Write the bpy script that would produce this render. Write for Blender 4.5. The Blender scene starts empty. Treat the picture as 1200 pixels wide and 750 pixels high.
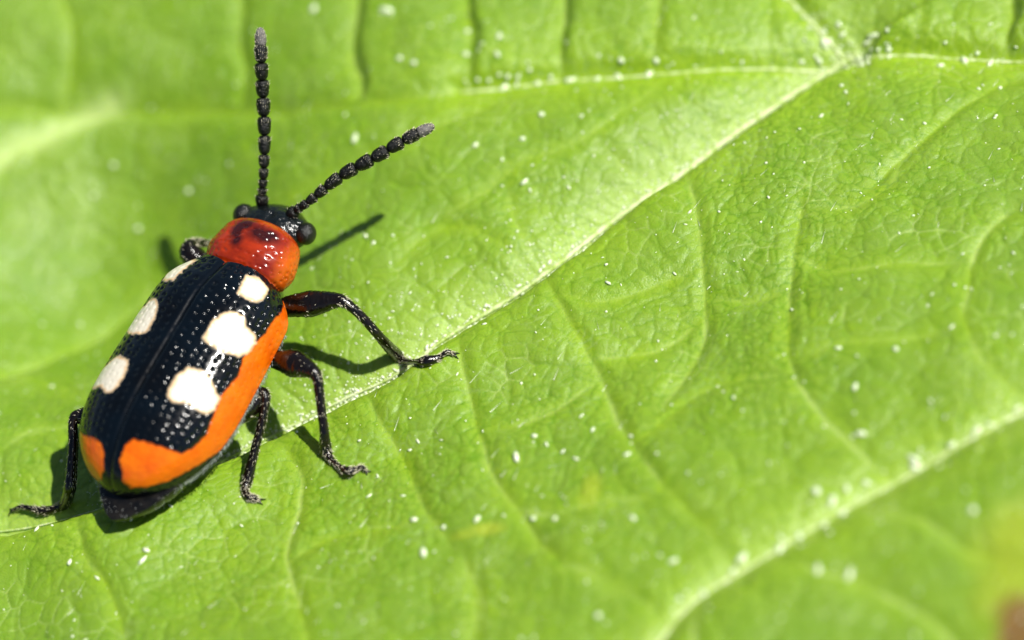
import bpy, math, random
import numpy as np
from mathutils import Vector, Matrix
random.seed(7)
rng = np.random.default_rng(11)
R = math.radians
C = bpy.context.scene.collection
S = bpy.context.scene

# ------------------------------------------------------------------ camera
# one Blender unit is one millimetre; the leaf blade lies round z = 0
S.unit_settings.system = 'METRIC'
S.unit_settings.scale_length = 0.001
TILT, ROLL, DIST = R(36), R(22), 52.0
MM = 65.0                                    # pixels of the 1200 px photograph per mm at the frame centre
g = Vector((-math.sin(ROLL), math.cos(ROLL), 0))
fwd = (g * math.sin(TILT) + Vector((0, 0, -1)) * math.cos(TILT)).normalized()
r0 = fwd.cross(Vector((0, 0, 1))).normalized()
u0 = r0.cross(fwd).normalized()
right = r0 * math.cos(ROLL) - u0 * math.sin(ROLL)
up = r0 * math.sin(ROLL) + u0 * math.cos(ROLL)
cam_pos = -fwd * DIST
cd = bpy.data.cameras.new('camera')
cam = bpy.data.objects.new('camera', cd); C.objects.link(cam)
cam.matrix_world = Matrix.Translation(cam_pos) @ Matrix((right, up, -fwd)).transposed().to_4x4()
cd.sensor_width = 36
cd.lens = 36 * DIST / (1200 / MM)
cd.clip_start, cd.clip_end = 0.5, 20000
S.camera = cam

def at(px, py, h=0.0):
    """point at height h above the leaf plane seen at photograph pixel (px, py)"""
    d = fwd * (DIST * MM) + right * (px - 600) + up * (375 - py)
    t = (h - cam_pos.z) / d.z
    return cam_pos + d * t

def project(p):
    q = Vector(p) - cam_pos
    k = DIST * MM / q.dot(fwd)
    return 600 + q.dot(right) * k, 375 - q.dot(up) * k

cd.dof.use_dof = True
cd.dof.focus_distance = (at(415, 430, 0.35) - cam_pos).dot(fwd)
cd.dof.aperture_fstop = cd.lens * 1e-3 / 2.2      # opening 2.2 mm across
cd.dof.aperture_blades = 0

# ------------------------------------------------------------------ sun and sky
sv = (at(405, 353, 1.92) - at(360, 431, 0.0)).normalized()       # towards the sun
SUN_EL = math.asin(sv.z); SUN_AZ = math.atan2(sv.x, sv.y)
W = bpy.data.worlds.new('World'); S.world = W; W.use_nodes = True
nt = W.node_tree; bg = nt.nodes['Background']
sky = nt.nodes.new('ShaderNodeTexSky'); sky.sky_type = 'NISHITA'; sky.sun_disc = False
sky.sun_elevation = SUN_EL; sky.sun_rotation = SUN_AZ
nt.links.new(sky.outputs[0], bg.inputs[0]); bg.inputs[1].default_value = 0.052
sl = bpy.data.lights.new('sun', 'SUN'); sl.energy = 5.0; sl.angle = R(0.53); sl.color = (1, .965, .90)
sun = bpy.data.objects.new('sun', sl); C.objects.link(sun)
sun.rotation_euler = sv.to_track_quat('Z', 'Y').to_euler()
S.view_settings.view_transform = 'Standard'; S.view_settings.look = 'None'
S.view_settings.exposure = 0.31; S.view_settings.gamma = 1
S.cycles.use_denoising = True
S.cycles.max_bounces = 8

# ------------------------------------------------------------------ helpers
def tag(o, label=None, cat=None, group=None, kind=None):
    for k, v in (('label', label), ('category', cat), ('group', group), ('kind', kind)):
        if v: o[k] = v
    return o

def link(name, me, mat, parent=None):
    o = bpy.data.objects.new(name, me); C.objects.link(o)
    if mat is not None and not me.materials: me.materials.append(mat)
    if parent is not None: o.parent = parent
    return o

def raw_mesh(name, verts, faces, attrs=None):
    """verts (n,3) array, faces (m,k) array of k-gons"""
    me = bpy.data.meshes.new(name)
    verts = np.asarray(verts, np.float32); faces = np.asarray(faces, np.int32)
    n, k = faces.shape
    me.vertices.add(len(verts)); me.vertices.foreach_set('co', verts.ravel())
    me.loops.add(n * k); me.loops.foreach_set('vertex_index', faces.ravel())
    me.polygons.add(n); me.polygons.foreach_set('loop_start', np.arange(0, n * k, k, dtype=np.int32))
    me.polygons.foreach_set('loop_total', np.full(n, k, np.int32))
    me.update(calc_edges=True)
    me.polygons.foreach_set('use_smooth', np.ones(n, bool))
    for an, av in (attrs or {}).items():
        a = me.attributes.new(an, 'FLOAT', 'POINT'); a.data.foreach_set('value', np.asarray(av, np.float32).ravel())
    me.update()
    return me

def grid_faces(nu, nv, wrap=False):
    i = np.arange(nu - 1)[:, None]; j = np.arange(nv if wrap else nv - 1)[None, :]
    j2 = (j + 1) % nv
    return np.stack([i * nv + j, (i + 1) * nv + j, (i + 1) * nv + j2, i * nv + j2], -1).reshape(-1, 4)

def grid_normals(P):
    du = np.gradient(P, axis=0); dv = np.gradient(P, axis=1)
    n = np.cross(du, dv); l = np.linalg.norm(n, axis=-1, keepdims=True)
    return n / np.maximum(l, 1e-9)

def hash2(ix, iy, s):
    h = (ix.astype(np.int64) * 374761393 + iy.astype(np.int64) * 668265263 + s * 2147483647) & 0xffffffff
    h = ((h ^ (h >> 13)) * 1274126177) & 0xffffffff
    h = (h ^ (h >> 16)) & 0xffffffff
    h = ((h ^ (h >> 15)) * 2246822519) & 0xffffffff
    return ((h ^ (h >> 13)) & 0xffffff) / float(0x1000000)

def noise2(x, y, s=0):
    xi = np.floor(x); yi = np.floor(y); fx = x - xi; fy = y - yi
    fx = fx * fx * fx * (fx * (fx * 6 - 15) + 10); fy = fy * fy * fy * (fy * (fy * 6 - 15) + 10)
    xi = xi.astype(np.int64); yi = yi.astype(np.int64)
    a = hash2(xi, yi, s); b = hash2(xi + 1, yi, s); c = hash2(xi, yi + 1, s); d = hash2(xi + 1, yi + 1, s)
    return (a + (b - a) * fx) * (1 - fy) + (c + (d - c) * fx) * fy - .5

def fbm(x, y, s=0, o=3):
    t = 0; a = 1
    for k in range(o):
        t = t + a * noise2(x * 2 ** k, y * 2 ** k, s + 17 * k); a *= .5
    return t

def voronoi(x, y, s=0, jit=.9):
    """F1, approximate distance to the cell edge, cell random"""
    xi = np.floor(x).astype(np.int64); yi = np.floor(y).astype(np.int64)
    f1 = np.full(x.shape, 9.); f2 = np.full(x.shape, 9.); cr = np.zeros(x.shape)
    for dx in (-1, 0, 1):
        for dy in (-1, 0, 1):
            cx, cy = xi + dx, yi + dy
            px = cx + .5 + jit * (hash2(cx, cy, s) - .5); py = cy + .5 + jit * (hash2(cx, cy, s + 5) - .5)
            d = np.hypot(px - x, py - y)
            m = d < f1
            f2 = np.where(m, f1, np.minimum(f2, d)); cr = np.where(m, hash2(cx, cy, s + 9), cr); f1 = np.where(m, d, f1)
    return f1, f2 - f1, cr

def spline(pts, n):
    P = np.array([list(p) for p in pts], float)
    Q = np.vstack([2 * P[0] - P[1], P, 2 * P[-1] - P[-2]])
    t = np.linspace(0, len(P) - 1, n); i = np.minimum(t.astype(int), len(P) - 2); f = (t - i)[:, None]
    a, b, c, d = Q[i], Q[i + 1], Q[i + 2], Q[i + 3]
    return .5 * (2 * b + (c - a) * f + (2 * a - 5 * b + 4 * c - d) * f ** 2 + (3 * b - a - 3 * c + d) * f ** 3)

# ------------------------------------------------------------------ materials
def new_mat(name):
    m = bpy.data.materials.new(name); m.use_nodes = True
    return m, m.node_tree, m.node_tree.nodes['Principled BSDF']
def N(t, ty, **kw):
    n = t.nodes.new(ty)
    for k, v in kw.items(): setattr(n, k, v)
    return n
def attr(t, name): return N(t, 'ShaderNodeAttribute', attribute_name=name).outputs['Fac']
def mixc(t, fac, a, b):
    n = N(t, 'ShaderNodeMix', data_type='RGBA')
    for s, v in ((n.inputs[0], fac), (n.inputs[6], a), (n.inputs[7], b)):
        if hasattr(v, 'links'): t.links.new(v, s)
        else: s.default_value = v if not isinstance(v, tuple) else (*v, 1)
    return n.outputs[2]
def ramp(t, fac, lo, hi, a=0., b=1.):
    n = N(t, 'ShaderNodeMapRange'); n.clamp = True
    t.links.new(fac, n.inputs[0])
    for i, v in enumerate((lo, hi, a, b)): n.inputs[i + 1].default_value = v
    return n.outputs[0]
def noise_tex(t, scale, detail=3, rough=.5):
    c = N(t, 'ShaderNodeTexCoord'); n = N(t, 'ShaderNodeTexNoise')
    n.inputs['Scale'].default_value = scale; n.inputs['Detail'].default_value = detail; n.inputs['Roughness'].default_value = rough
    t.links.new(c.outputs['Object'], n.inputs['Vector']); return n.outputs['Fac']
def bump(t, p, h, strength, dist, prev=None):
    b = N(t, 'ShaderNodeBump'); b.inputs['Strength'].default_value = strength; b.inputs['Distance'].default_value = dist
    t.links.new(h, b.inputs['Height'])
    if prev: t.links.new(prev, b.inputs['Normal'])
    t.links.new(b.outputs[0], p.inputs['Normal']); return b.outputs[0]
def math_(t, op, a, b=None):
    n = N(t, 'ShaderNodeMath', operation=op)
    for i, v in enumerate((a, b)):
        if v is None: continue
        if hasattr(v, 'links'): t.links.new(v, n.inputs[i])
        else: n.inputs[i].default_value = v
    return n.outputs[0]

def leaf_material():
    m, t, p = new_mat('leaf_blade')
    n1 = ramp(t, noise_tex(t, .55, 4, .6), .35, .65)
    n2 = ramp(t, noise_tex(t, 2.6, 5, .65), .32, .68)
    n3 = ramp(t, noise_tex(t, 11, 3, .6), .3, .7)
    col = mixc(t, n1, (.152, .295, .010), (.212, .350, .007))
    col = mixc(t, math_(t, 'MULTIPLY', n2, .75), col, (.200, .318, .034))      # greyer, waxier patches
    col = mixc(t, math_(t, 'MULTIPLY', attr(t, 'cell'), .55), col, (.160, .265, .040))
    col = mixc(t, math_(t, 'MULTIPLY', attr(t, 'band'), .85), col, (.315, .480, .012))
    col = mixc(t, math_(t, 'MULTIPLY', n3, .25), col, (.165, .300, .010))
    col = mixc(t, math_(t, 'MULTIPLY', attr(t, 'crease'), .75), col, (.10, .235, .002))
    col = mixc(t, attr(t, 'pale'), col, (.50, .64, .22))  # pale veins, plus painted flank light and highlight bits
    col = mixc(t, attr(t, 'yellow'), col, (.42, .48, .030))
    col = mixc(t, attr(t, 'brown'), col, (.20, .115, .030))
    t.links.new(col, p.inputs['Base Color'])
    p.inputs['Roughness'].default_value = .50
    t.links.new(ramp(t, noise_tex(t, 9, 2), .3, .7, .40, .62), p.inputs['Roughness'])
    p.inputs['Specular IOR Level'].default_value = .28
    p.inputs['Subsurface Weight'].default_value = .5
    p.inputs['Subsurface Radius'].default_value = (.28, .42, .04)
    p.inputs['Subsurface Scale'].default_value = .35
    b = bump(t, p, noise_tex(t, 22, 4, .6), .25, .02)
    c = N(t, 'ShaderNodeTexCoord'); v = N(t, 'ShaderNodeTexVoronoi'); v.inputs['Scale'].default_value = 26
    t.links.new(c.outputs['Object'], v.inputs['Vector'])
    b = bump(t, p, v.outputs['Distance'], .35, .014, b)
    p.inputs['Coat Weight'].default_value = .22; p.inputs['Coat Roughness'].default_value = .22
    b2 = N(t, 'ShaderNodeBump'); b2.inputs['Strength'].default_value = .8; b2.inputs['Distance'].default_value = .02
    t.links.new(noise_tex(t, 16, 4, .7), b2.inputs['Height']); t.links.new(b, b2.inputs['Normal']); t.links.new(b2.outputs[0], p.inputs['Coat Normal'])
    return m

def plain(name, col, rough=.4, spec=.5, coat=0., bmp=None, sss=0., var=.0, var_col=None, metallic=0):
    m, t, p = new_mat(name)
    if var_col: t.links.new(mixc(t, ramp(t, noise_tex(t, 6, 4), .35, .65), col, var_col), p.inputs['Base Color'])
    else: p.inputs['Base Color'].default_value = (*col, 1)
    p.inputs['Roughness'].default_value = rough; p.inputs['Specular IOR Level'].default_value = spec
    p.inputs['Coat Weight'].default_value = coat; p.inputs['Coat Roughness'].default_value = .12
    p.inputs['Metallic'].default_value = metallic
    if sss:
        p.inputs['Subsurface Weight'].default_value = sss; p.inputs['Subsurface Radius'].default_value = (.3, .2, .1); p.inputs['Subsurface Scale'].default_value = .3
    if bmp: bump(t, p, noise_tex(t, bmp[0], 3, .6), bmp[1], bmp[2])
    return m

def elytron_material():
    m, t, p = new_mat('elytron_lacquer')
    wob = math_(t, 'MULTIPLY', math_(t, 'SUBTRACT', noise_tex(t, 9, 3, .6), .5), .10)
    fc = ramp(t, math_(t, 'ADD', attr(t, 'cream'), wob), -.020, .020)
    fo = ramp(t, math_(t, 'ADD', attr(t, 'orange'), wob), -.026, .026)
    rim = math_(t, 'MULTIPLY', ramp(t, math_(t, 'ADD', attr(t, 'cream'), wob), .0, .07, 1, 0), fc)
    blk = mixc(t, ramp(t, noise_tex(t, 1.2, 2), .35, .65), (.0012, .0016, .0020), (.0012, .0034, .0060))
    col = mixc(t, fo, blk, mixc(t, ramp(t, noise_tex(t, 3, 4), .3, .7), (.74, .108, .001), (.82, .170, .002)))
    crm = mixc(t, rim, mixc(t, ramp(t, noise_tex(t, 14, 4, .7), .3, .7), (.70, .63, .49), (.85, .80, .66)), (.62, .34, .10))
    col = mixc(t, fc, col, crm)
    t.links.new(col, p.inputs['Base Color'])
    t.links.new(ramp(t, math_(t, 'MAXIMUM', fc, fo), 0, 1, .155, .28), p.inputs['Roughness'])
    p.inputs['Specular IOR Level'].default_value = .5
    p.inputs['Coat Weight'].default_value = .0
    bump(t, p, noise_tex(t, 40, 2, .5), .05, .01)
    return m

def pronotum_material():
    m, t, p = new_mat('pronotum_lacquer')
    base = mixc(t, ramp(t, noise_tex(t, 2.2, 3), .3, .7), (.17, .010, .003), (.40, .032, .003))
    base = mixc(t, attr(t, 'edge'), base, (.66, .125, .003))
    sp = ramp(t, math_(t, 'ADD', attr(t, 'spot'), math_(t, 'MULTIPLY', math_(t, 'SUBTRACT', noise_tex(t, 5, 4), .5), .8)), -.62, .42)
    base = mixc(t, math_(t, 'MULTIPLY', sp, .92), base, (.012, .003, .004))
    t.links.new(base, p.inputs['Base Color'])
    p.inputs['Roughness'].default_value = .20; p.inputs['Specular IOR Level'].default_value = .6
    p.inputs['Subsurface Weight'].default_value = .15; p.inputs['Subsurface Radius'].default_value = (.3, .1, .02); p.inputs['Subsurface Scale'].default_value = .3
    bump(t, p, noise_tex(t, 30, 3, .6), .15, .01)
    return m

M_leaf = leaf_material()
M_vein = plain('leaf_vein', (.32, .47, .06), .40, .6, bmp=(14, .9, .03), sss=.2, var_col=(.66, .74, .42))
M_speck = plain('leaf_speck', (.70, .80, .52), .16, .8, coat=.4, sss=.0)
M_speckv = plain('vein_grain', (.76, .84, .60), .22, .7, coat=.3)
M_ely = elytron_material()
M_pro = pronotum_material()
M_black = plain('black_cuticle', (.0065, .0070, .0070), .20, .6, bmp=(26, .5, .02))
M_leg = plain('leg_cuticle', (.0035, .0025, .002), .17, .6, bmp=(24, .35, .02), var_col=(.0065, .003, .0015))
M_head = plain('head_cuticle', (.004, .006, .006), .17, .65, bmp=(24, .6, .02))
M_eye = plain('eye_cuticle', (.006, .006, .005), .20, .5, bmp=(34, .8, .025))
M_ant = plain('antenna_cuticle', (.004, .004, .0035), .30, .35, bmp=(30, .9, .03))
M_antg = plain('antenna_down', (.05, .047, .042), .6, .4, bmp=(30, .9, .03), var_col=(.17, .16, .15))
M_abd = plain('abdomen_cuticle', (.004, .004, .004), .16, .42, bmp=(9, .3, .03), var_col=(.014, .012, .010))
M_hair = plain('pale_hair', (.72, .66, .48), .22, .8)
M_silver = plain('silver_hair', (.60, .62, .60), .25, .8)
M_ground = plain('ground_soil', (.035, .055, .02), .9, .2, bmp=(.2, .6, 2.), var_col=(.05, .09, .02))

# ------------------------------------------------------------------ leaf relief
# veins as pixel tracks of the photograph, laid on the leaf plane: (points, depth, width near side, width far side, paleness)
V0 = [(540, 106), (590, 102), (660, 93), (780, 85), (900, 76), (1010, 66), (1100, 66), (1200, 71), (1500, 84)]
V1 = [(1010, 66), (960, 96), (860, 166), (800, 210), (720, 265), (640, 327), (540, 392), (470, 442), (400, 477), (330, 512), (250, 550), (150, 592), (60, 618), (-60, 640), (-300, 700)]
V2 = [(1010, 66), (968, 34), (925, -6), (850, -90), (700, -240)]
V3 = [(1500, 330), (1200, 482), (1060, 560), (1000, 592), (910, 645), (820, 700), (770, 756), (700, 860)]
minor = [
    ([(-420, 150), (-200, 138), (-60, 132), (60, 130), (130, 131), (240, 131), (350, 130), (460, 116), (560, 105), (640, 97), (720, 90)], .30, .42, .8, .0),
    ([(590, 104), (545, 128), (480, 160), (400, 200), (340, 232), (250, 290), (180, 345), (110, 400), (40, 430), (-80, 470)], .26, .22, .55, .25),
    ([(770, 88), (735, 120), (690, 152), (610, 190), (560, 225), (500, 262)], .16, .2, .5, .15),
    ([(1215, 76), (1150, 108), (1085, 160), (1040, 200), (1010, 232)], .22, .2, .6, .2),
    ([(420, 120), (424, 95), (412, 60), (418, 10), (430, -80)], .36, .13, .85, .15),
    ([(548, 108), (546, 80), (552, 40), (548, 0), (556, -90)], .36, .13, .85, .15),
    ([(657, 94), (655, 50), (660, 10), (664, -90)], .36, .13, .85, .2),
    ([(760, 86), (766, 50), (772, 0), (780, -90)], .20, .14, .45, .1),
    ([(893, 76), (900, 50), (902, 0), (900, -90)], .20, .14, .45, .1),
    ([(1188, 68), (1180, 42), (1184, 0), (1190, -90)], .36, .13, .85, .3),
    ([(1058, 62), (1075, 24), (1082, -10), (1090, -90)], .10, .12, .4, .1),
    ([(280, 130), (288, 90), (280, 40), (286, -60)], .20, .16, .5, .05),
    ([(60, 158), (80, 110), (84, 50), (70, -60)], .16, .2, .5, .05),
    # cross veins between the two big side veins
    ([(642, 328), (664, 372), (690, 420), (712, 470), (742, 522), (790, 580), (832, 622), (870, 668)], .15, .10, .28, .35),
    ([(540, 394), (546, 440), (560, 500), (580, 560), (606, 596), (650, 652), (700, 674), (780, 720)], .13, .10, .28, .25),
    ([(806, 208), (818, 262), (822, 310), (830, 360), (822, 410), (800, 450), (770, 486)], .11, .08, .24, .3),
    ([(940, 232), (932, 290), (926, 345), (926, 400), (934, 440), (962, 486), (1010, 528), (1050, 562)], .13, .08, .26, .35),
    ([(1190, 246), (1150, 280), (1136, 320), (1134, 372), (1148, 412), (1180, 446), (1215, 480)], .13, .1, .3, .4),
    ([(1060, 176), (1040, 215), (1000, 240), (950, 246)], .07, .07, .2, .2),
    ([(432, 462), (452, 500), (478, 548), (500, 600), (530, 650)], .12, .10, .28, .15),
    ([(326, 514), (352, 560), (350, 610), (338, 660), (352, 720), (370, 800)], .12, .12, .3, .3),
    ([(740, 522), (770, 500), (800, 478), (850, 452), (925, 440)], .06, .06, .2, .3),
    ([(338, 660), (400, 628), (450, 620), (505, 604)], .08, .1, .3, .1),
    ([(606, 596), (660, 600), (720, 588), (786, 578)], .05, .07, .2, .25),
    ([(650, 345), (700, 352), (760, 340), (820, 312)], .05, .06, .18, .15),
    ([(690, 420), (740, 418), (790, 400), (826, 372)], .05, .06, .18, .2),
    ([(930, 300), (985, 318), (1060, 310), (1140, 306)], .06, .06, .2, .2),
    ([(932, 420), (1000, 400), (1070, 398), (1136, 380)], .06, .08, .2, .15),
    ([(920, 340), (880, 352), (832, 350)], .05, .06, .18, .2),
    ([(560, 500), (620, 494), (680, 460), (700, 446)], .05, .06, .18, .2),
    ([(470, 300), (505, 270), (540, 262), (600, 285), (640, 322)], .06, .07, .2, .15),
    ([(640, 322), (600, 250), (590, 210)], .05, .07, .2, .1),
    ([(800, 208), (745, 190), (700, 158)], .06, .07, .2, .1),
    ([(0, 440), (60, 452), (110, 470)], .05, .06, .18, .3),
    ([(0, 520), (40, 500), (80, 500)], .05, .06, .18, .3),
    ([(90, 614), (100, 660), (130, 700), (150, 780)], .12, .12, .3, .2),
    ([(910, 646), (960, 668), (1040, 700), (1100, 740), (1150, 800)], .15, .2, .4, .5),
    ([(1010, 592), (1080, 610), (1140, 650), (1190, 660)], .10, .16, .4, .3),
    ([(820, 700), (812, 740), (820, 800)], .15, .12, .3, .4),
    ([(540, 650), (560, 700), (552, 780)], .10, .14, .35, .15),
    ([(150, 112), (104, 134), (60, 156), (0, 190), (-120, 255), (-300, 340)], .24, .25, .55, .95),
    ([(200, 470), (130, 490), (60, 500), (0, 512)], .05, .08, .2, .2),
]
SINK = at(80, 275); RISE = at(130, 615)
def base_shape(X, Y):
    """broad shape of the blade: sinks to the left of the beetle, curls up towards the viewer, gentle rolls"""
    Z = -2.4 * np.exp(-(((X - SINK.x) / 3.6) ** 2 + ((Y - SINK.y) / np.where(Y < SINK.y, 3.0, 4.2)) ** 2))
    Z = Z + .45 * fbm(X * .16, Y * .16, 3, 2) + .15 * fbm(X * .6, Y * .6, 8, 2)
    Z = Z + .55 * np.exp(-(((X - RISE.x) / 1.9) ** 2 + ((Y - RISE.y) / 1.5) ** 2))
    q = np.maximum(-(X * g.x + Y * g.y) - 1.2, 0)
    Z = Z + .085 * q ** 2 / (1 + .05 * q * q)
    return Z - .004 * np.maximum(np.hypot(X, Y) - 12, 0) ** 2
def on_base(px_, py_, dz=0.):
    z = 0.
    for _ in range(14):
        p = at(px_, py_, z + dz); z = .4 * z + .6 * float(base_shape(np.array(p.x), np.array(p.y)))
    return at(px_, py_, z + dz)
def track(pts, n=None, dz=0.):
    q = spline([(*on_base(x, y, dz),) for x, y in pts], n or (len(pts) - 1) * 6 + 1)
    return q[:, :2]
tracks = [(track(V0, None, -.40), .44, .30, .95, .0), (track(V1, None, -.60), .80, .17, 1.1, .55), (track(V2, None, -.2), .34, .20, .9, .3), (track(V3, None, -.32), .38, .36, .95, .30)]
tracks += [(track(p, None, -d * .4), d, w1, w2, pale) for p, d, w1, w2, pale in minor]
# "far side" is the side that faces the sun: the slope that falls towards the vein from its sunless flank

def vein_field(X, Y):
    Z = np.zeros(X.shape); band = np.zeros(X.shape); pale = np.zeros(X.shape); near = np.full(X.shape, 9.)
    dx0 = .10 * fbm(X * 1.1, Y * 1.1, 41, 3); dy0 = .10 * fbm(X * 1.1, Y * 1.1, 57, 3)
    for k, (T, depth, w1, w2, pl) in enumerate(tracks):
        r = 4.5 * max(w1, w2) + .3
        lo, hi = T.min(0) - r, T.max(0) + r
        m = (X > lo[0]) & (X < hi[0]) & (Y > lo[1]) & (Y < hi[1])
        if not m.any(): continue
        wob = 1.0 if k > 3 else .25
        x = X[m] + dx0[m] * wob; y = Y[m] + dy0[m] * wob
        ch = np.diff(T, axis=0); flip = -1 if (-ch[:, 1].sum() * 1.0 + ch[:, 0].sum() * .3) > 0 else 1
        best = np.full(x.shape, 1e9); sgn = np.ones(x.shape); par = np.zeros(x.shape)
        for i in range(len(T) - 1):
            a, b = T[i], T[i + 1]; e = b - a; l2 = e @ e
            t = ((x - a[0]) * e[0] + (y - a[1]) * e[1]) / l2
            tc = np.clip(t, 0, 1)
            ddx = x - a[0] - tc * e[0]; ddy = y - a[1] - tc * e[1]
            d = ddx * ddx + ddy * ddy
            mm = d < best
            best = np.where(mm, d, best)
            # side relative to the sun's ground direction
            nx, ny = -e[1] * flip, e[0] * flip
            l = math.sqrt(nx * nx + ny * ny)
            sgn = np.where(mm, (ddx * nx + ddy * ny) / l, sgn); par = np.where(mm, i + tc, par)
        d = np.sqrt(best)
        w = np.where(sgn > 0, w2, w1) * 1.0
        w = w1 + (w2 - w1) / (1 + np.exp(-sgn / (.03 + .2 * w1)))
        prof = np.exp(-(np.sqrt(d * d + .0009) - .03) / w)
        prof = np.where(d > r * .8, prof * np.clip((r - d) / (r * .2), 0, 1), prof)
        endf = 1.0
        if k > 3: endf = np.clip(par / 2, .35, 1) * np.clip((len(T) - 1 - par) / 4, 0, 1)
        Z[m] += ((depth if k < 4 else depth * (.62 if depth > .17 else .34)) * prof * endf) ** 3
        band[m] = np.maximum(band[m], (1.0 if k < 4 else .55) * np.exp(-(d / (.60 if k < 4 else .18))) * endf)
        pn = np.clip(.5 + 1.6 * noise2(x * 1.7, y * 1.7, 77 + k), 0, 1.2) if k > 3 else 1.0
        pw = .05 if k > 3 else .10
        if pl == .95: pw = .26; pn = .8
        pale[m] = np.maximum(pale[m], pl * np.exp(-(d / pw) ** 2) * pn * (endf if k > 3 else 1))
        if k == 3: pale[m] = np.maximum(pale[m], .12 * np.exp(-np.abs(d) / .30))
        if k == 1: pale[m] = np.maximum(pale[m], .55 * np.exp(-np.abs(d) / .32) * np.clip(.5 + sgn * 8, 0, 1))  # sunlit flank of this vein lightened in the colour
        near[m] = np.minimum(near[m], d)
    return -np.cbrt(Z), pale, near, band

def relief(X, Y, full=True):
    Z, pale, near, band = vein_field(X, Y)
    Z = Z + base_shape(X, Y)
    fade = np.clip(near / .25, 0, 1)
    wx = X + .25 * fbm(X * 1.3, Y * 1.3, 21, 2); wy = Y + .25 * fbm(X * 1.3, Y * 1.3, 33, 2)
    _, e1, c1 = voronoi(wx * .95, wy * .95, 2)
    _, e2, c2 = voronoi(wx * 2.6 + 7, wy * 2.6, 4)
    wx2 = X + .08 * noise2(X * 4, Y * 4, 51) + .07 * noise2(X * 9, Y * 9, 55) + .45 * fbm(X * .7, Y * .7, 53, 2); wy2 = Y + .08 * noise2(X * 4, Y * 4, 52) + .07 * noise2(X * 9, Y * 9, 56) + .45 * fbm(X * .7, Y * .7, 54, 2)
    _, e3, c3 = voronoi(wx2 * 4.9, wy2 * 4.9, 6)
    q1 = 1 - np.exp(-e1 / .16); q2 = 1 - np.exp(-e2 / .16); q3 = 1 - np.exp(-e3 / .18)
    amp = np.clip(.75 + 1.3 * fbm(X * .45, Y * .45, 131, 2), .25, 1.3)
    Z = Z + .030 * q1 * fade + .018 * q2 * fade + .0135 * amp * q3 * (.35 + .65 * fade) + .004 * (c3 - .5)
    Z = Z + .007 * noise2(X * 9, Y * 9, 71) + .003 * noise2(X * 21, Y * 21, 72)
    if not full: return Z
    msk = np.clip(4 * (fbm(X * .9, Y * .9, 91, 2) - .10), 0, 1)
    pale = np.maximum(pale, .40 * msk * np.exp(-(e2 / .05) ** 2))  # stray vein highlights painted as pale bits along cell edges
    msk2 = np.clip(5 * (fbm(X * 1.6, Y * 1.6, 95, 2) - .20), 0, 1)
    pale = np.maximum(pale, .30 * msk2 * np.exp(-(e3 / .10) ** 2))  # finer highlight bits painted on the small cell edges
    crease = .85 * amp * np.exp(-(e3 / .10) ** 2) + .5 * np.exp(-(e2 / .07) ** 2) * (1 - msk)
    return Z, pale, np.clip(crease, 0, 1), near, band, c3 * .6 + c2 * .4

def leaf_z(x, y):
    return float(relief(np.array([x]), np.array([y]), False)[0])
def leaf_at(px, py, h=0.0):
    """point h above the leaf's own surface at a photograph pixel"""
    z = 0.
    for _ in range(16):
        p = at(px, py, z + h); z = .5 * z + .5 * leaf_z(p.x, p.y)
    return at(px, py, z + h)

# ------------------------------------------------------------------ the leaf
STEP = .026
cs = [at(-60, -60), at(1260, -60), at(1260, 810), at(-60, 810)]
x0, x1 = min(c.x for c in cs), max(c.x for c in cs); y0, y1 = min(c.y for c in cs), max(c.y for c in cs)
xs = np.arange(x0, x1, STEP); ys = np.arange(y0, y1, STEP); nx, ny = len(xs), len(ys)
X, Y = np.meshgrid(xs, ys, indexing='ij')
# frame of the rim: boundary loop of the fine sheet, counter-clockwise
bi = [(i, 0) for i in range(nx)] + [(nx - 1, j) for j in range(1, ny)] + [(i, ny - 1) for i in range(nx - 2, -1, -1)] + [(0, j) for j in range(ny - 2, 0, -1)]
bidx = np.array([i * ny + j for i, j in bi]); nb = len(bi)
bp = np.array([(xs[i], ys[j]) for i, j in bi])
cx, cy = -4.0, 2.0
ang = np.arctan2(bp[:, 1] - cy, bp[:, 0] - cx)
ca, sa = np.cos(ang), np.sin(ang)
rad = 1 / np.sqrt((ca / 31) ** 2 + (sa / 24) ** 2)
rad = rad * (1 + .10 * np.cos(3 * ang + .6)) + .9 * np.abs(((ang * 9 / math.pi) % 1) - .5) + .25 * np.sin(ang * 41)
out = np.stack([cx + rad * ca, cy + rad * sa], -1)
K = 26
rings = [bp + (out - bp) * ((k + 1) / K) ** 1.6 for k in range(K)]
AX = np.concatenate([X.ravel()] + [r[:, 0] for r in rings]); AY = np.concatenate([Y.ravel()] + [r[:, 1] for r in rings])
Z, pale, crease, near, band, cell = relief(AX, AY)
brown_c = on_base(1205, 735); y_c = on_base(1195, 660)
wob = .5 * fbm(AX * 1.3, AY * 1.3, 61, 3)
db = np.hypot((AX - brown_c.x) / .55, (AY - brown_c.y) / .75) + wob
dy_ = np.hypot((AX - y_c.x) / .85, (AY - y_c.y) / 1.9) + wob
brown = np.clip((1.1 - db) / .6, 0, 1); yellow = np.clip((1.1 - dy_) / .8, 0, 1) * .5
for px, py, rx, ry, am in ((572, 621, .28, .11, .5), (692, 574, .17, .30, .4), (545, 628, .2, .08, .35)):
    c = on_base(px, py); yellow = np.maximum(yellow, am * np.clip(1.5 - np.hypot((AX - c.x) / rx, (AY - c.y) / ry) - wob, 0, 1))
V = np.stack([AX, AY, Z], -1)
F = [grid_faces(nx, ny)]
prev = bidx
for k in range(K):
    cur = nx * ny + k * nb + np.arange(nb)
    F.append(np.stack([prev, cur, np.roll(cur, -1), np.roll(prev, -1)], -1)); prev = cur
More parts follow.
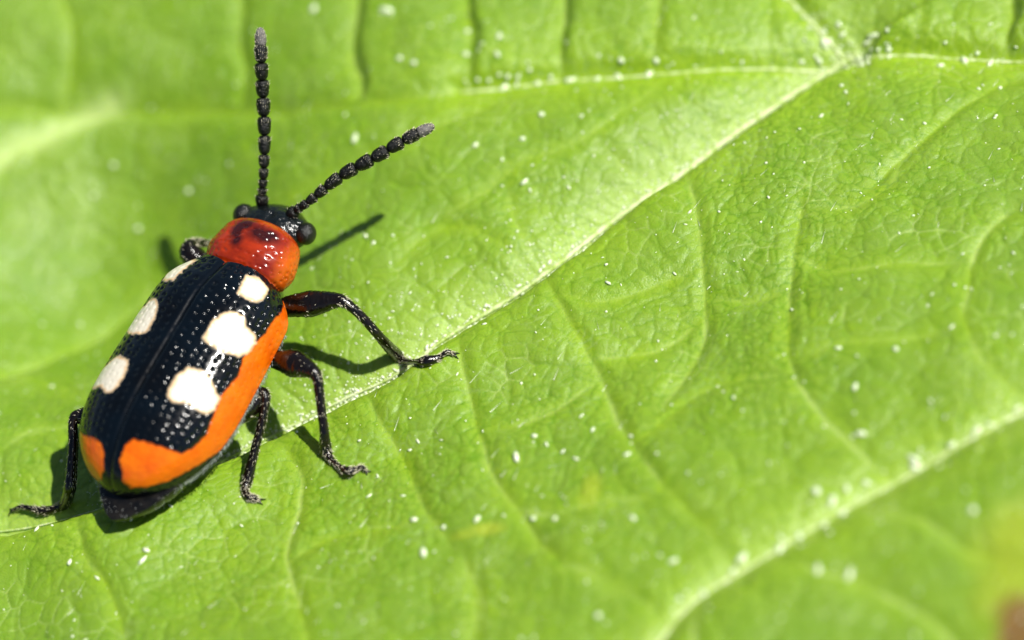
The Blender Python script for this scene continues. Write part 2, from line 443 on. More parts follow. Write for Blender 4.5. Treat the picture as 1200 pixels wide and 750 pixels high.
# grid_faces winds (u, v): keep all normals up
F[0] = F[0]
leaf = bpy.data.objects.new('leaf', None); C.objects.link(leaf)
tag(leaf, 'large bright green leaf with sunken veins, filling the frame under the beetle', 'leaf')
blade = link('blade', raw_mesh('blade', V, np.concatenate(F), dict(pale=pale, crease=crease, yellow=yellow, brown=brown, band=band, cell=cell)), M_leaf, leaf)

def tube_grid(P, rad, nseg=10, flat=1.0, noise=0.0, seed=0):
    n = len(P); T = np.gradient(P, axis=0); T /= np.linalg.norm(T, axis=1, keepdims=True)
    ref = np.array([0, 0, 1.]); ref = np.tile(ref, (n, 1))
    par = np.abs((T * ref).sum(1)) > .9; ref[par] = (1, 0, 0) if par.all() else ref[par]
    B = np.cross(T, ref); B /= np.maximum(np.linalg.norm(B, axis=1, keepdims=True), 1e-6)
    Nn = np.cross(B, T)
    a = np.linspace(0, 2 * math.pi, nseg, endpoint=False)
    rad = np.asarray(rad)[:, None] * np.ones((1, nseg))
    if noise: rad = rad * (1 + noise * (np.random.default_rng(seed).random(rad.shape) - .5))
    return P[:, None, :] + B[:, None, :] * (rad * np.cos(a))[..., None] + Nn[:, None, :] * (rad * np.sin(a) * flat)[..., None]

def tube_mesh(name, P, rad, nseg=12, **kw):
    G = tube_grid(P, rad, nseg, **kw); n = len(P)
    v = np.concatenate([G.reshape(-1, 3), P[:1], P[-1:]]); f = grid_faces(n, nseg, True)
    a, b = n * nseg, n * nseg + 1; j = np.arange(nseg); j2 = (j + 1) % nseg
    f2 = np.stack([np.full(nseg, a), j, j2, np.full(nseg, a)], -1)
    f3 = np.stack([np.full(nseg, b), (n - 1) * nseg + j2, (n - 1) * nseg + j, np.full(nseg, b)], -1)
    return v, f, np.concatenate([f2[:, :3], f3[:, :3]])

def tube_obj(name, P, rad, mat, parent, nseg=12, **kw):
    v, f, cap = tube_mesh(name, P, rad, nseg, **kw)
    me = bpy.data.meshes.new(name)
    me.from_pydata(v.tolist(), [], f.tolist() + cap.tolist())
    me.polygons.foreach_set('use_smooth', np.ones(len(me.polygons), bool)); me.update()
    return link(name, me, mat, parent)

# raised pale cords in the bottom of the four big veins
for name, pts, rr_, dz in (('midrib', V0, .030, -.40), ('side_vein', V1, .060, -.60), ('side_vein', V2, .035, -.2), ('side_vein', V3, .032, -.32)):
    T = track(pts, len(pts) * 34, dz)
    m = (np.abs(T[:, 0]) < 13) & (np.abs(T[:, 1]) < 11); T = T[m]
    k = np.ones(9) / 9
    e_ = np.gradient(T, axis=0); e_ /= np.linalg.norm(e_, axis=1, keepdims=True)
    ch = T[-1] - T[0]; fl = -1 if (-ch[1] + ch[0] * .3) > 0 else 1
    T = T + np.stack([-e_[:, 1], e_[:, 0]], -1) * fl * (.15 if name == 'side_vein' and pts is V1 else rr_ * .8)
    z = relief(T[:, 0], T[:, 1], False); z = np.convolve(np.pad(z, 4, 'edge'), k, 'valid')
    P = np.stack([T[:, 0], T[:, 1], z + rr_ * (.6 if pts is V1 else .25)], -1)
    rad = rr_ * (1 + .25 * fbm(np.arange(len(P)) * .35, np.zeros(len(P)), 5, 2))
    if pts is V1: rad = rad * np.interp(np.linspace(0, 1, len(P)), (0, .30, .55, 1), (1.15, 1, .35, .2))
    tube_obj(name, P, rad, M_vein, leaf, 10, noise=.25)

# specks: grains of wax and dust on the blade, one loose scatter
def specks(name, pts, mat, parent, label=None):
    """pts: list of (x, y, z, r, squash)"""
    ph = [(0, 0, 1)] + [(math.sin(R(62)) * math.cos(a), math.sin(R(62)) * math.sin(a), math.cos(R(62))) for a in np.linspace(0, 2 * math.pi, 6, endpoint=False)] + \
         [(math.sin(R(118)) * math.cos(a + .5), math.sin(R(118)) * math.sin(a + .5), math.cos(R(118))) for a in np.linspace(0, 2 * math.pi, 6, endpoint=False)]
    S0 = np.array(ph); fs = []
    for i in range(6):
        j = (i + 1) % 6; fs += [(0, 1 + i, 1 + j), (1 + i, 7 + i, 1 + j), (1 + j, 7 + i, 7 + j)]
    fs = np.array(fs); n = len(S0)
    p = np.array(pts); a = rng.random(len(p)) * 6.28
    ca, sa = np.cos(a), np.sin(a); st = 1 + rng.random(len(p)) ** 2 * 1.8
    x = S0[None, :, 0] * st[:, None]; y = S0[None, :, 1] * np.ones((len(p), 1)); z = S0[None, :, 2] * p[:, 4:5]
    j = 1 + .35 * (rng.random(x.shape) - .5)
    v = np.stack([(x * ca[:, None] - y * sa[:, None]) * j, (x * sa[:, None] + y * ca[:, None]) * j, z * j], -1) * p[:, 3][:, None, None] + p[:, None, :3]
    f = fs[None] + (np.arange(len(p)) * n)[:, None, None]
    me = raw_mesh(name, v.reshape(-1, 3), f.reshape(-1, 3))
    return tag(link(name, me, mat, parent), label, kind='stuff')

pts = []
def drop(x, y, r, sq=.7): pts.append([x, y, 0, r, sq])
# the bright single ones of the photograph
for px, py, r in [(1115, 382, .03), (1167, 392, .03), (962, 135, .035), (985, 95, .035), (990, 103, .03), (1083, 142, .035), (1171, 96, .04), (1167, 134, .035),
                  (1146, 98, .03), (613, 209, .045), (633, 130, .06), (611, 160, .05), (556, 168, .05), (606, 538, .06), (560, 610, .05), (497, 650, .07),
                  (695, 505, .035), (627, 513, .045), (641, 522, .03), (735, 533, .04), (485, 609, .05), (520, 618, .045), (162, 269, .055), (133, 194, .06), (94, 380, .045),
                  (221, 224, .055), (415, 160, .06), (110, 230, .05), (428, 275, .04), (437, 283, .04), (594, 276, .03), (677, 276, .03), (711, 311, .03), (713, 333, .03),
                  (172, 646, .05), (168, 658, .05), (42, 619, .035), (82, 660, .05), (700, 60, .04), (625, 608, .05), (650, 608, .05), (1002, 453, .05), (860, 467, .035),
                  (982, 408, .04), (1050, 410, .05), (585, 42, .06), (582, 62, .05), (543, 56, .06), (485, 73, .06), (468, 68, .06), (452, 12, .07), (367, 9, .07),
                  (545, 30, .06), (952, 70, .06), (1016, 23, .06), (1000, 40, .07), (1128, 56, .07), (980, 14, .055), (984, 22, .04), (1158, 60, .05), (1100, 66, .05),
                  (955, 570, .08), (1008, 505, .06), (1140, 600, .07), (958, 666, .06), (995, 673, .06), (787, 653, .05), (700, 720, .06), (742, 607, .05)]:
    p = on_base(px, py); drop(p.x, p.y, r)
def along(pts_, n, spread, r0_, r1_, t0=0, t1=1, dz=-.4):
    T = track(pts_, 400, dz)
    for _ in range(n):
        i = int((t0 + (t1 - t0) * random.random()) * 399)
        drop(T[i, 0] - .08 + random.gauss(0, spread), T[i, 1] + .11 + random.gauss(0, spread), r0_ + (r1_ - r0_) * random.random() ** 2.5)
along(V0, 50, .07, .015, .06); along(V3, 45, .07, .02, .07); along(V2, 30, .10, .02, .07, 0, .5, -.2)
for px, py, r in [(914, 645, .07), (937, 630, .065), (966, 617, .065), (988, 604, .06), (860, 672, .05), (825, 697, .06), (1072, 550, .075), (1116, 524, .05), (1145, 507, .06), (1160, 500, .05)]:
    p = on_base(px, py, -.4); drop(p.x, p.y, r)
for a in ([(700, 92), (725, 90), (760, 87)], [(590, 102), (630, 97), (668, 93)]):
    for px, py in a: p = on_base(px, py, -.4); drop(p.x, p.y, .07)
c = on_base(1006, 66, -.45)
for _ in range(60): drop(c.x + random.gauss(0, .35), c.y + random.gauss(0, .18), .015 + .04 * random.random() ** 2)
# thin general dust
for _ in range(1500):
    p = at(random.uniform(-60, 1260), random.uniform(-60, 810)); drop(p.x, p.y, .008 + .022 * random.random() ** 4, .6)
A = np.array(pts); A[:, 2] = relief(A[:, 0], A[:, 1], False) + A[:, 3] * .25
specks('wax_grain', A, M_speck, leaf, 'tiny pale grains scattered over the leaf and strung along its veins')
pts = []
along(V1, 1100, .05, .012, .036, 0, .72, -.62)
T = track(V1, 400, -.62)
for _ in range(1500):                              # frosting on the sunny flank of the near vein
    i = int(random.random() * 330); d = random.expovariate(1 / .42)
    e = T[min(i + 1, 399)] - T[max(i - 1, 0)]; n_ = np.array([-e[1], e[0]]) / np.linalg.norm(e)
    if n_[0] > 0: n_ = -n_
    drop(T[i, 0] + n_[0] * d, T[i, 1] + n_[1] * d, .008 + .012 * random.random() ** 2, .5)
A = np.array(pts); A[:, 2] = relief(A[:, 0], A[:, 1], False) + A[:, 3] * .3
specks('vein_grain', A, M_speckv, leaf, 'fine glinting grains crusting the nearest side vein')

# ground far below the leaf
G = 9000.
gx = np.sign(np.linspace(-1, 1, 60)) * np.abs(np.linspace(-1, 1, 60)) ** 2.5 * G; GX, GY = np.meshgrid(gx, gx, indexing='ij')
GZ = -140 + 6 * fbm(GX * .006, GY * .006, 5, 3)
tag(link('ground', raw_mesh('ground', np.stack([GX, GY, GZ], -1).reshape(-1, 3), grid_faces(60, 60)), M_ground), kind='structure')

# ------------------------------------------------------------------ the beetle
# body frame: u forward from the wing-case tip, v to the beetle's right, w up
base_z = leaf_z(at(215, 500).x, at(215, 500).y) * .5
rear = at(135, 579, 1.04); front = at(279, 328, 1.38)
Uax = (front - rear).normalized()
Vax = Uax.cross(Vector((0, 0, 1))).normalized(); Wax = Vax.cross(Uax).normalized()
ROLLB = R(2.5)
Vb = Vax * math.cos(ROLLB) + Wax * math.sin(ROLLB); Wb = -Vax * math.sin(ROLLB) + Wax * math.cos(ROLLB)
LEN = (front - rear).length
beetle = bpy.data.objects.new('beetle', None); C.objects.link(beetle)
tag(beetle, 'black and orange beetle with cream spots standing on the green leaf', 'beetle')
O = rear                                            # w = 0 at the rear end of the seam
UA, VA, WA, OA = (np.array(list(v)) for v in (Uax, Vb, Wb, O))
def B(u, v, w):
    u, v, w = (np.asarray(a, float) for a in (u, v, w))
    return OA + u[..., None] * UA + v[..., None] * VA + w[..., None] * WA
beetle_loc = Vector(OA)
def bpt(u, v, w): return Vector(B(np.array(u), np.array(v), np.array(w)))

A_W, B_H = 1.31, 1.04                               # half width, crown height of the wing cases
def sat(x): return np.clip(x, 0, 1)
def prof_a(s, side=1):
    f = .60 + .40 * np.sin(sat(s / .13) * math.pi / 2) ** .8
    r = np.sqrt(np.maximum(1 - sat((s - .55) / .45) ** (2.3 if side > 0 else 3.0), 0))
    return A_W * f * r * (.97 + .09 * np.sin(math.pi * sat(s) ** 1.3))
def prof_b(s):
    f = .72 + .28 * np.sin(sat(s / .22) * math.pi / 2)
    r = np.sqrt(np.maximum(1 - sat((s - .55) / .45) ** 2.4, 0))
    return B_H * f * r
def ely_surface(s, tt, side):
    """s 0 front .. 1 tip, tt 0 seam .. 1 margin"""
    tau = tt * R(98)
    a, b = prof_a(s, side), prof_b(s)
    v = a * np.sin(tau) ** .92 + .004
    w = b * np.sign(np.cos(tau)) * np.abs(np.cos(tau)) ** .88
    uu = LEN * (1 - s)
    # front edge leans forward at the shoulders, seam end stays back; tips are rounded one by one
    uu = uu + .10 * np.exp(-s / .06) * np.sin(np.pi * np.clip(v / A_W, 0, 1)) 
    w = w - .035 * np.exp(-(v / .05) ** 2) * (a > .2)
    wm = .02 + .10 * s * 0 - .55 * np.sin(math.pi * sat(s)) ** 1.0 * 0
    line = -(1 - s) * 0.0
    # the seam falls from the crown to the tip; margin height follows a slightly sagging line
    w = w + (-.10 + .10 * s) 
    return uu, v * side, w

def pd(P, poly):
    """signed distance (positive inside) from points to a closed polygon, both in pattern space"""
    x, y = P; d = np.full(x.shape, 9.); ins = np.zeros(x.shape, bool); n = len(poly)
    for i in range(n):
        ax, ay = poly[i]; bx, by = poly[(i + 1) % n]
        ex, ey = bx - ax, by - ay; t = np.clip(((x - ax) * ex + (y - ay) * ey) / (ex * ex + ey * ey), 0, 1)
        d = np.minimum(d, np.hypot(x - ax - t * ex, y - ay - t * ey))
        c = ((ay > y) != (by > y)) & (x < (bx - ax) * (y - ay) / ((by - ay) if by != ay else 1e-9) + ax)
        ins ^= c
    return np.where(ins, d, -d)
# pattern space: (mm back from the front edge, mm round from the seam on the widest section)
ARC = 2.05
CREAM = [[(.29, .60), (.22, .99), (.29, 1.27), (.56, 1.12), (.69, 1.01), (.73, .80), (.71, .61), (.54, .57)],
         [(1.19, .57), (1.04, .74), (1.02, .95), (1.16, 1.08), (1.21, 1.34), (1.32, 1.45), (1.56, 1.39), (1.72, 1.24), (1.82, .87), (1.79, .59), (1.75, .49), (1.58, .48), (1.34, .50)],
         [(2.34, .51), (2.30, .69), (2.27, .85), (2.39, 1.04), (2.49, 1.19), (2.55, 1.33), (2.79, 1.33), (2.93, 1.26), (2.96, 1.06), (2.93, .82), (3.04, .61), (2.99, .47), (2.82, .42), (2.58, .42)]]
ORANGE = [[(.16, 2.2), (.29, 1.90), (.68, 1.56), (1.04, 1.53), (1.32, 1.43), (1.68, 1.34), (2.01, 1.44), (2.31, 1.35), (2.53, 1.30), (2.75, 1.36), (2.96, 1.40), (3.22, 1.50), (3.51, 1.46), (3.73, 1.34),
           (3.82, .85), (3.88, .34), (4.02, .22), (4.28, .22), (4.52, .55), (4.55, 1.10), (4.42, 1.50), (4.16, 1.72), (3.85, 1.82), (3.4, 1.95), (2.9, 2.2)]]
#PATTERN_OVERRIDE
NS, NT = 430, 170
def make_elytron(side):
    s = (np.linspace(0, 1, NS) ** 1.0)[:, None] * np.ones((1, NT)); s = 1 - (1 - s) ** 1.12
    tt = np.linspace(0, 1, NT)[None, :] * np.ones((NS, 1))
    u, v, w = ely_surface(s, tt, side)
    P = B(u, v, w)
    n = grid_normals(P)
    if n[NS // 2, 5] @ WA < 0: n = -n
    back = s * LEN + .13 - (.24 * np.clip(s / .25, 0, 1) * np.clip((1 - s) / .05, 0, 1) if side < 0 else 0); arc = tt * ARC + (.09 * np.sin(np.pi * s) if side < 0 else 0)
    rows = 11.5
    rowc = tt * rows; ri = np.round(rowc); cross = (rowc - ri) * ARC / rows * prof_a(s) / A_W
    sp = .145; lon = s * LEN / sp + ri * .37; li = np.round(lon)
    jx = (hash2(ri.astype(int), li.astype(int), 3) - .5) * .09; jy = (hash2(ri.astype(int), li.astype(int), 4) - .5) * .55
    dd = np.hypot(cross + jx * .6, (lon - li + jy) * sp)
    depth = .036 * (.6 + .6 * hash2(ri.astype(int), li.astype(int), 6)) * (.5 + .5 * np.clip((.75 - s) / .3, 0, 1)) * np.clip((1 - s) / .12, 0, 1) * np.clip(tt * 12, 0, 1)
    pit = -depth * np.exp(-(dd / .033) ** 2)
    inter = .006 * np.cos(rowc * 2 * math.pi) * -1 * np.clip((1 - s) / .2, 0, 1)
    und = .012 * fbm(back * 1.6, arc * 1.6, 15, 2) + .0025 * noise2(back * 16, arc * 16, 18)
    cream = np.max([pd((back, arc), p) for p in CREAM], 0)
    orange = np.max([pd((back, arc), p) for p in ORANGE], 0)
    pit = pit * (1 - .65 * np.clip(np.maximum(cream, orange) / .04 + .5, 0, 1))
    P = P + n * (pit + und)[..., None]
    # folded-under rim
    k = 8; ext = []
    edge = P[:, -1]; inw = -VA * side
    for q in range(1, k + 1):
        f = q / k
        ext.append(edge + inw * (.05 * f ** 1.5 + .16 * f * f) * (prof_a(s[:, -1]) / A_W)[:, None] - WA * (.055 * math.sin(f * math.pi * .75)))
    P = np.concatenate([P, np.stack(ext, 1)], 1)
    ex = np.repeat(-np.ones((NS, 1)), k, 1)
    cream = np.concatenate([cream, ex], 1); orange = np.concatenate([orange, ex], 1)
    f = grid_faces(NS, NT + k)
    if side > 0: f = f[:, ::-1]
    me = raw_mesh('elytron', P.reshape(-1, 3), f, dict(cream=cream, orange=orange))
    o = link('elytron', me, M_ely, beetle)
    return o, P[:, NT - 1], s[:, 0]
er, edge_r, s_e = make_elytron(1)
el, edge_l, _ = make_elytron(-1)

def loft(name, us, half, top, bot, zc, mat, parent, nseg=48, pw=.9, extra=None, yaw=0, origin=None, noise=.0, frame=B, attrs_fn=None, capped=True):
    """closed body from cross sections along u"""
    us, half, top, bot, zc = (np.asarray(a, float) for a in (us, half, top, bot, zc))
    a = np.linspace(0, 2 * math.pi, nseg, endpoint=False)[None]
    ca, sa = np.cos(a), np.sin(a)
    v = half[:, None] * np.sign(sa) * np.abs(sa) ** pw
    w = zc[:, None] + np.where(ca > 0, top[:, None], bot[:, None]) * np.sign(ca) * np.abs(ca) ** pw
    u = us[:, None] * np.ones_like(a)
    if extra: u, v, w = extra(u, v, w, a)
    P = frame(u, v, w)
    if noise:
        n = grid_normals(P); P = P + n * (noise * fbm(u * 7, a * 4 + v * 5, 31, 3))[..., None]
    f = grid_faces(len(us), nseg, True)
    at_ = attrs_fn(u, v, w, a * np.ones_like(u)) if attrs_fn else None
    me = raw_mesh(name, P.reshape(-1, 3), f, at_)
    return link(name, me, mat, parent), P

# trunk: abdomen and hind thorax under the wing cases, one closed body with ring grooves; its tip shows behind them
n = 150; t = np.linspace(0, 1, n)
sh = np.maximum(1 - np.abs(2 * t - 1) ** 3.2, 0) ** .5
u_ = -.42 + t * (LEN + .55)
groove = 1 - .05 * np.exp(-(((t * 11) % 1 - .5) / .09) ** 2) * (t < .6)
half = 1.10 * np.minimum((1 - (1 - sat(t / .42)) ** 2.2) ** .72, 1) * np.sqrt(np.maximum(1 - sat((t - .82) / .18) ** 2, 0)) * groove
hh = np.minimum((1 - (1 - sat(t / .36)) ** 2.2) ** .7, 1) * np.sqrt(np.maximum(1 - sat((t - .82) / .18) ** 2, 0)) * groove
abdomen, _ = loft('abdomen', u_, half, .20 + 0 * t if False else .16 * hh, .72 * hh, -.16 - .02 * t, M_abd, beetle, 56, .95, noise=.01, extra=lambda u, v, w, a: (u, v + .10 * sat(1 - u / 2), w))
tag(abdomen, 'dark hairy abdomen tip showing past the wing cases')

# head frame is turned a little to the beetle's right and carried low
HY = R(8)
pc = bpt(LEN + .02, .0, .28)
p_front = at(319, 262, 1.50); p_rear = at(279, 334, 1.40)
HU = (p_front - p_rear).normalized(); HV = HU.cross(Vector((0, 0, 1))).normalized(); HW = HV.cross(HU).normalized()
hU, hV, hW, hO = (np.array(list(v)) for v in (HU, HV, HW, p_rear))
def H(u, v, w):
    u, v, w = (np.asarray(a, float) for a in (u, v, w))
    return hO + u[..., None] * hU + v[..., None] * hV + w[..., None] * hW
PL = 1.30
t = np.linspace(0, 1, 130)
half = 1.20 * (.755 - .22 * sat((t - .28) / .72) ** 1.6) * np.sqrt(np.maximum(1 - sat((t - .74) / .26) ** 2.4, 0)) * (.76 + .24 * sat(t / .40) ** .75)
half = np.where(t < .03, half * np.sqrt(sat(t / .03) + 1e-4), half)
rim = .030 * np.exp(-((t - .055) / .030) ** 2) - .030 * np.exp(-((t - .13) / .035) ** 2)
def pro_attr(u, v, w, a):
    tt = u / PL
    def ell(cu, cv, ru, rv): return 1 - np.hypot((u - cu) / ru, (v - cv) / rv)
    sp = np.max([ell(.86, .24, .15, .26), ell(.92, .36, .10, .14), ell(.84, -.24, .26, .13), ell(.98, -.14, .14, .14), ell(.58, -.12, .13, .11), ell(.74, -.18, .16, .07)], 0)
    sp = np.where(w > 0, sp, -1)
    edge = np.maximum(sat((tt - .80) / .15), np.maximum(sat(1 - tt / .16), sat((np.abs(v) - .66) / .16))) * .7
    return dict(spot=sp, edge=edge)
def pro_pits(u, v, w, a):
    x, y = u * 7.5, a * 7
    f1, _, cr = voronoi(x, y, 12)
    k = -.026 * np.exp(-(f1 / .22) ** 2) * (cr > .25) * sat(u / .2) * sat((PL - u) / .2)
    w = w + k * np.cos(a); v = v + k * np.sin(a)
    return u, v, w
pron, _ = loft('pronotum', t * PL, half + rim, (.56 * half / .79) + rim, .50 * half / .79, np.full(130, -.02), M_pro, beetle, 160, .92, extra=pro_pits, frame=H, attrs_fn=pro_attr)
tag(pron, 'glossy red orange pronotum with three dark smudges')

# head: wide, low, black green, with a short muzzle in front
t = np.linspace(0, 1, 90)
half = .69 * np.sqrt(np.maximum(1 - np.abs((t - .42) / .60) ** 2.4, 0)); half = np.where(t > .60, half * (1 - .35 * sat((t - .60) / .3)), half)
th = .40 * np.sqrt(np.maximum(1 - np.abs((t - .40) / .61) ** 2.2, 0))
def head_shape(u, v, w, a):
    f1, _, cr = voronoi(u * 9, a * 8, 19)
    k = -.018 * np.exp(-(f1 / .25) ** 2)
    furrow = -.05 * np.exp(-((v - 0) / .06) ** 2) * np.exp(-((u - (PL + .12)) / .15) ** 2) * (w > 0)
    return u, v + k * np.sin(a), w + k * np.cos(a) + furrow
head, _ = loft('head', PL - .22 + t * .82, half, th, .42 * th / .40, -.14 - .25 * t ** 2, M_head, beetle, 120, .95, extra=head_shape, frame=H)
def ball(name, c, ru, rv, rw, mat, parent, n=40, frame=H, yaw=0.):
    th_ = np.linspace(0.001, math.pi - .001, n)[:, None]; ph = np.linspace(0, 2 * math.pi, n, endpoint=False)[None]
    a, b, d = np.cos(th_) * np.ones_like(ph), np.sin(th_) * np.cos(ph), np.sin(th_) * np.sin(ph)
    cy_, sy_ = math.cos(yaw), math.sin(yaw)
    uu, vv = a * ru, b * rv
    P = frame(c[0] + uu * cy_ - vv * sy_, c[1] + uu * sy_ + vv * cy_, c[2] + d * rw)
    return link(name, raw_mesh(name, P.reshape(-1, 3), grid_faces(n, n, True)), mat, parent)
for sd in (-1, 1):
    ball('eye', (PL + .09, .68 * sd, -.08), .21, .19, .21, M_eye, head, yaw=-.25 * sd)
    ball('mandible', (PL + .42, .10 * sd, -.50), .12, .07, .06, M_black, head, 20, yaw=.5 * sd)

# hairs gathered into one loose mesh per part
def hairs(name, items, mat, parent, label=None):
    """items: (root, direction*length, radius)"""
    V_, F_ = [], []
    for k, (p, d, r) in enumerate(items):
        p = np.array(p, float); d = np.array(d, float); l = np.linalg.norm(d)
        q = np.cross(d, (0.3, .5, .8)); q /= max(np.linalg.norm(q), 1e-6); s_ = np.cross(d / l, q)
        b = len(V_)
        for a in (0, 2.094, 4.189): V_.append(p + r * (q * math.cos(a) + s_ * math.sin(a)))
        V_.append(p + d)
        F_ += [(b, b + 1, b + 3), (b + 1, b + 2, b + 3), (b + 2, b, b + 3)]
    me = raw_mesh(name, np.array(V_), np.array(F_))
    return tag(link(name, me, mat, parent), label, kind='stuff')

# antennae: eleven beads on a thin shaft
def antenna(pix, sizes):
    P = spline([tuple(at(x, y, h)) for x, y, h in pix], 400)
    L = np.concatenate([[0], np.cumsum(np.linalg.norm(np.diff(P, axis=0), axis=1))]); tot = L[-1]
    f = np.array([s_[0] for s_ in sizes]); f = np.cumsum(f) / f.sum(); f = np.concatenate([[0], f])
    shaft = tube_obj('antenna', P[::10], np.full(len(P[::10]), .045), M_ant, beetle, 8)
    hs = []
    for k, (ln, rd) in enumerate(sizes):
        a, b = f[k] * tot, f[k + 1] * tot
        tt = np.linspace(0, 1, 22)
        q = np.stack([np.interp(a + (b - a) * (0 + 1.0 * tt), L, P[:, i]) for i in range(3)], -1)
        pr = np.sqrt(np.maximum(1 - np.abs((tt - .52) / .54) ** 4.0, .05)) * (.84 + .20 * tt)
        if k == len(sizes) - 1: pr = np.sqrt(np.maximum(1 - np.abs((tt - .40) / .61) ** 2.4, .01)) * (1.02 - .25 * tt)
        if k == 0: pr = pr * 1.05
        v, fc, cap = tube_mesh('antenna_segment', q, rd * pr, 20, noise=.10, seed=k)
        me = bpy.data.meshes.new('antenna_segment'); me.from_pydata(v.tolist(), [], fc.tolist() + cap.tolist())
        me.polygons.foreach_set('use_smooth', np.ones(len(me.polygons), bool)); me.update()
        o = link('antenna_segment', me, M_antg if k >= len(sizes) - 1 else M_ant, shaft)
        G_ = tube_grid(q, rd * pr * .98, 20); T_ = (q[-1] - q[0]) / np.linalg.norm(q[-1] - q[0])
        nh = 16 if k < 4 else 34
        if k >= len(sizes) - 2: nh = 90
        for _ in range(nh):
            i = random.choice([14, 15, 16, 17, 18]) if (k < len(sizes) - 2 and random.random() < .75) else random.randint(3, 20); j = random.randint(0, 19)
            nrm = G_[i, j] - q[i]; nrm /= np.linalg.norm(nrm) + 1e-9
            dr = T_ * .8 + nrm * .7 + np.array([random.gauss(0, .15) for _ in range(3)])
            hs.append((G_[i, j], dr * random.uniform(.025, .05), .0035))
    hairs('bristle', hs, M_hair, shaft)
    return shaft
sz = [(.95, .118), (.50, .090), (.58, .088), (.72, .096), (.85, .105), (1.22, .120), (1.2, .130), (1.2, .132), (1.15, .130), (1.12, .128), (1.1, .126), (1.15, .112)]
antenna([(308, 241, 1.50), (307, 231, 1.72), (309, 200, 2.1), (310, 160, 2.5), (308, 110, 3.0), (306, 70, 3.5), (305, 32, 3.85)], sz)
antenna([(338, 255, 1.50), (346, 247, 1.68), (362, 236, 1.85), (400, 206, 2.10), (440, 184, 2.28), (476, 163, 2.38), (509, 147, 2.42)], sz)

# legs: one continuous mesh each (femur, tibia, foot), bristles and claws under it
def leg(pts_, rads, joints, label=None, flat=1.0, hair=340, claw=None):
    """pts_: world points; rads at each point"""
    m = 22
    P = spline(pts_, (len(pts_) - 1) * m + 1)
    rr_ = 1.12 * np.interp(np.linspace(0, len(pts_) - 1, len(P)), np.arange(len(pts_)), rads)
    k = np.ones(7) / 7; rr_ = np.convolve(np.pad(rr_, 3, 'edge'), k, 'valid')
    o = tube_obj('leg', P, rr_, M_leg, beetle, 16, noise=.10, seed=len(beetle.children))
    if label: o['label'] = label
    G_ = tube_grid(P, rr_ * .97, 16); T_ = np.gradient(P, axis=0); T_ /= np.linalg.norm(T_, axis=1, keepdims=True)
    hs = []
    i0 = int(joints * m)
    for _ in range(hair):
        i = random.randint(4, len(P) - 3) if random.random() < .25 else random.randint(i0, len(P) - 3); j = random.randint(0, 15)
        nrm = G_[i, j] - P[i]; nrm /= np.linalg.norm(nrm) + 1e-9
        hs.append((G_[i, j], (T_[i] * .9 + nrm * .55 + np.array([random.gauss(0, .12) for _ in range(3)])) * random.uniform(.035, .085), .0065))
    hairs('bristle', hs, M_hair, o)
    e = P[-1]; d = T_[-1]; sdv = np.cross(d, (0, 0, 1)); sdv /= np.linalg.norm(sdv)
    for q in (-1, 1):
        c_ = np.array([e, e + d * .05 + sdv * q * .03 + np.array([0, 0, .02]), e + d * .10 + sdv * q * .06 - np.array([0, 0, .005]), e + d * .12 + sdv * q * .07 - np.array([0, 0, .05])])
        tube_obj('claw', spline(c_, 12), np.linspace(.018, .004, 12), M_black, o, 8)
    return o
def px(x, y, h): return tuple(at(x, y, h))
def lf(x, y, h): return tuple(leaf_at(x, y, h))
# right front
leg([px(300, 372, .95), px(335, 360, 1.0), px(365, 356, 1.12), px(392, 352, 1.2), px(405, 355, 1.2), px(425, 372, .95), px(446, 396, .5), lf(464, 415, .12), lf(474, 423, .07), lf(488, 424, .06), lf(500, 423, .07), lf(514, 419, .06), lf(524, 412, .10), lf(532, 415, .05)],
    [.10, .17, .22, .13, .085, .075, .08, .105, .06, .045, .098, .05, .032, .03], 3.5)
# right middle
leg([px(296, 414, .7), px(322, 421, .85), px(345, 426, 1.05), px(364, 434, 1.1), px(372, 444, 1.05), px(376, 474, .75), px(380, 505, .4), lf(382, 526, .12), lf(388, 538, .06), lf(398, 547, .06), lf(408, 553, .07), lf(416, 550, .05), lf(424, 547, .08), lf(429, 552, .03)],
    [.10, .15, .23, .13, .085, .072, .075, .10, .05, .045, .098, .05, .03, .03], 3.5)
# right hind
leg([px(262, 488, .45), px(280, 482, .6), px(294, 474, .75), px(304, 462, .85), px(311, 466, .85), px(307, 494, .65), px(298, 530, .35), lf(290, 562, .10), lf(287, 574, .06), lf(291, 582, .06), lf(298, 584, .06), lf(303, 586, .04)],
    [.12, .21, .22, .12, .085, .070, .072, .095, .055, .065, .065, .03], 3.5)
# left hind
leg([px(150, 500, .5), px(120, 490, .7), px(96, 488, .8), px(86, 492, .82), px(86, 520, .6), px(84, 550, .4), px(82, 572, .22), lf(76, 590, .10), lf(64, 596, .06), lf(50, 599, .06), lf(36, 596, .10), lf(24, 594, .12), lf(15, 598, .05)],
    [.13, .20, .14, .075, .085, .09, .10, .09, .065, .085, .05, .035, .03], 3.5)
# left front: knee drawn up beside the pronotum
leg([px(262, 316, .9), px(244, 312, 1.0), px(230, 304, 1.12), px(222, 294, 1.2), px(228, 285, 1.15), px(248, 286, .8), px(262, 292, .4), tuple(at(270, 285, .05)), tuple(at(276, 270, -.15)), tuple(at(282, 262, -.2))],
    [.12, .17, .20, .18, .08, .06, .07, .08, .06, .03], 3.5, hair=500)
# left middle: stays behind the wing cases
leg([px(200, 400, .45), px(185, 395, .55), px(172, 388, .62), px(168, 385, .6), px(172, 400, .35), px(178, 420, .1), px(180, 430, -.1), px(185, 440, -.15)],
    [.12, .18, .17, .08, .07, .08, .06, .03], 3.5)

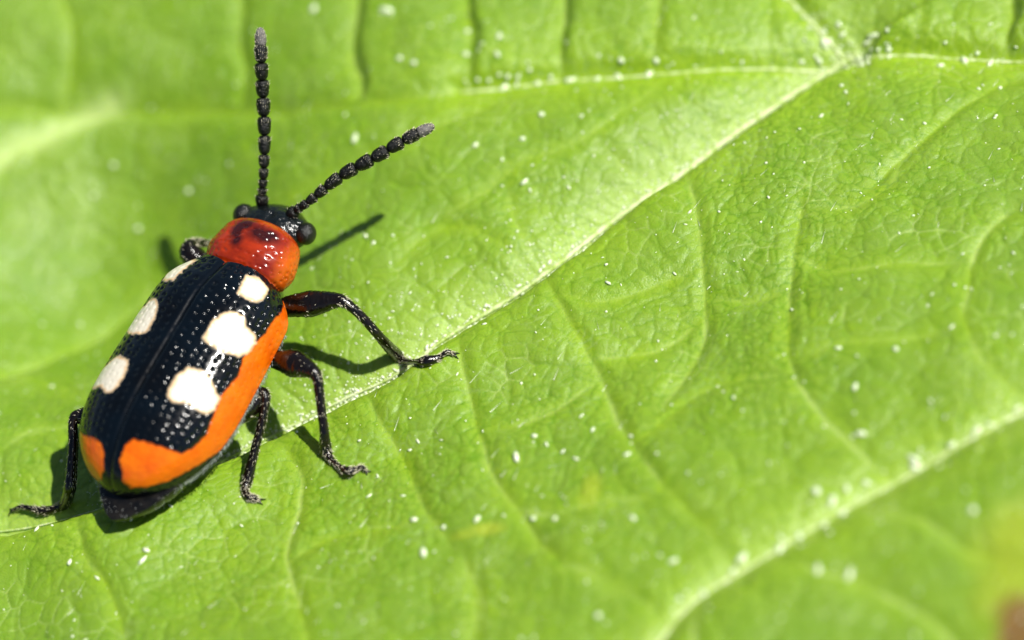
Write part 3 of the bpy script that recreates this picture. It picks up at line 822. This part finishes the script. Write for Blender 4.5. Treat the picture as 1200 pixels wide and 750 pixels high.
# short silvery hairs fringing the rim of the wing cases and the abdomen tip
hs = []
for edge, sd in ((edge_r, 1), (edge_l, -1)):
    for _ in range(750):
        i = int(NS * (.12 + .86 * random.random())); i = min(i, NS - 2)
        p = edge[i] - WA * random.uniform(.02, .10) - VA * sd * random.uniform(0, .05)
        d = VA * sd * .4 - UA * 1.0 - WA * random.uniform(.1, .7) + np.array([random.gauss(0, .2) for _ in range(3)])
        hs.append((p, d * random.uniform(.03, .075), .006))
hairs('fringe', hs, M_silver, beetle, 'short silvery hairs along the wing case rim')
hs = []
G_ = np.array([v.co[:] for v in abdomen.data.vertices]).reshape(150, 56, 3)
for _ in range(420):
    i = random.randint(3, 88); j = random.randint(0, 55)
    p = G_[i, j]; c_ = G_[i].mean(0); nrm = p - c_; nrm /= np.linalg.norm(nrm)
    hs.append((p, (nrm * .5 - UA * .9 + np.array([random.gauss(0, .2) for _ in range(3)])) * random.uniform(.03, .06), .004))
hairs('abdomen_hair', hs, M_silver, abdomen)
# pale slivers lying flat on the blade, standing in for highlight streaks
hs = []
for _ in range(260):
    p = at(random.uniform(-40, 1240), random.uniform(-40, 790)); a = random.gauss(1.15, .35); l = random.uniform(.08, .34)
    q = [p.x + math.cos(a) * l * k for k in (0, 1)], [p.y + math.sin(a) * l * k for k in (0, 1)]
    z = relief(np.array(q[0]), np.array(q[1]), False)
    hs.append(((q[0][0], q[1][0], z[0] + .006), (q[0][1] - q[0][0], q[1][1] - q[1][0], z[1] - z[0] + .012), random.uniform(.004, .009)))
hairs('streak_sliver', hs, M_speckv, leaf, 'fine pale slivers standing in for highlight streaks on the leaf')
# hairs on the head
hs = []
for _ in range(160):
    uu = PL + random.uniform(-.08, .16); vv = random.uniform(-.55, .55)
    p = H(np.array(uu), np.array(vv), np.array(.12 - .45 * max(uu - PL, 0) - .12 * abs(vv)))
    hs.append((p, (hU * .8 + hW * random.uniform(.2, .6) + np.array([random.gauss(0, .25) for _ in range(3)])) * random.uniform(.04, .08), .005))
hairs('head_hair', hs, M_hair, head)
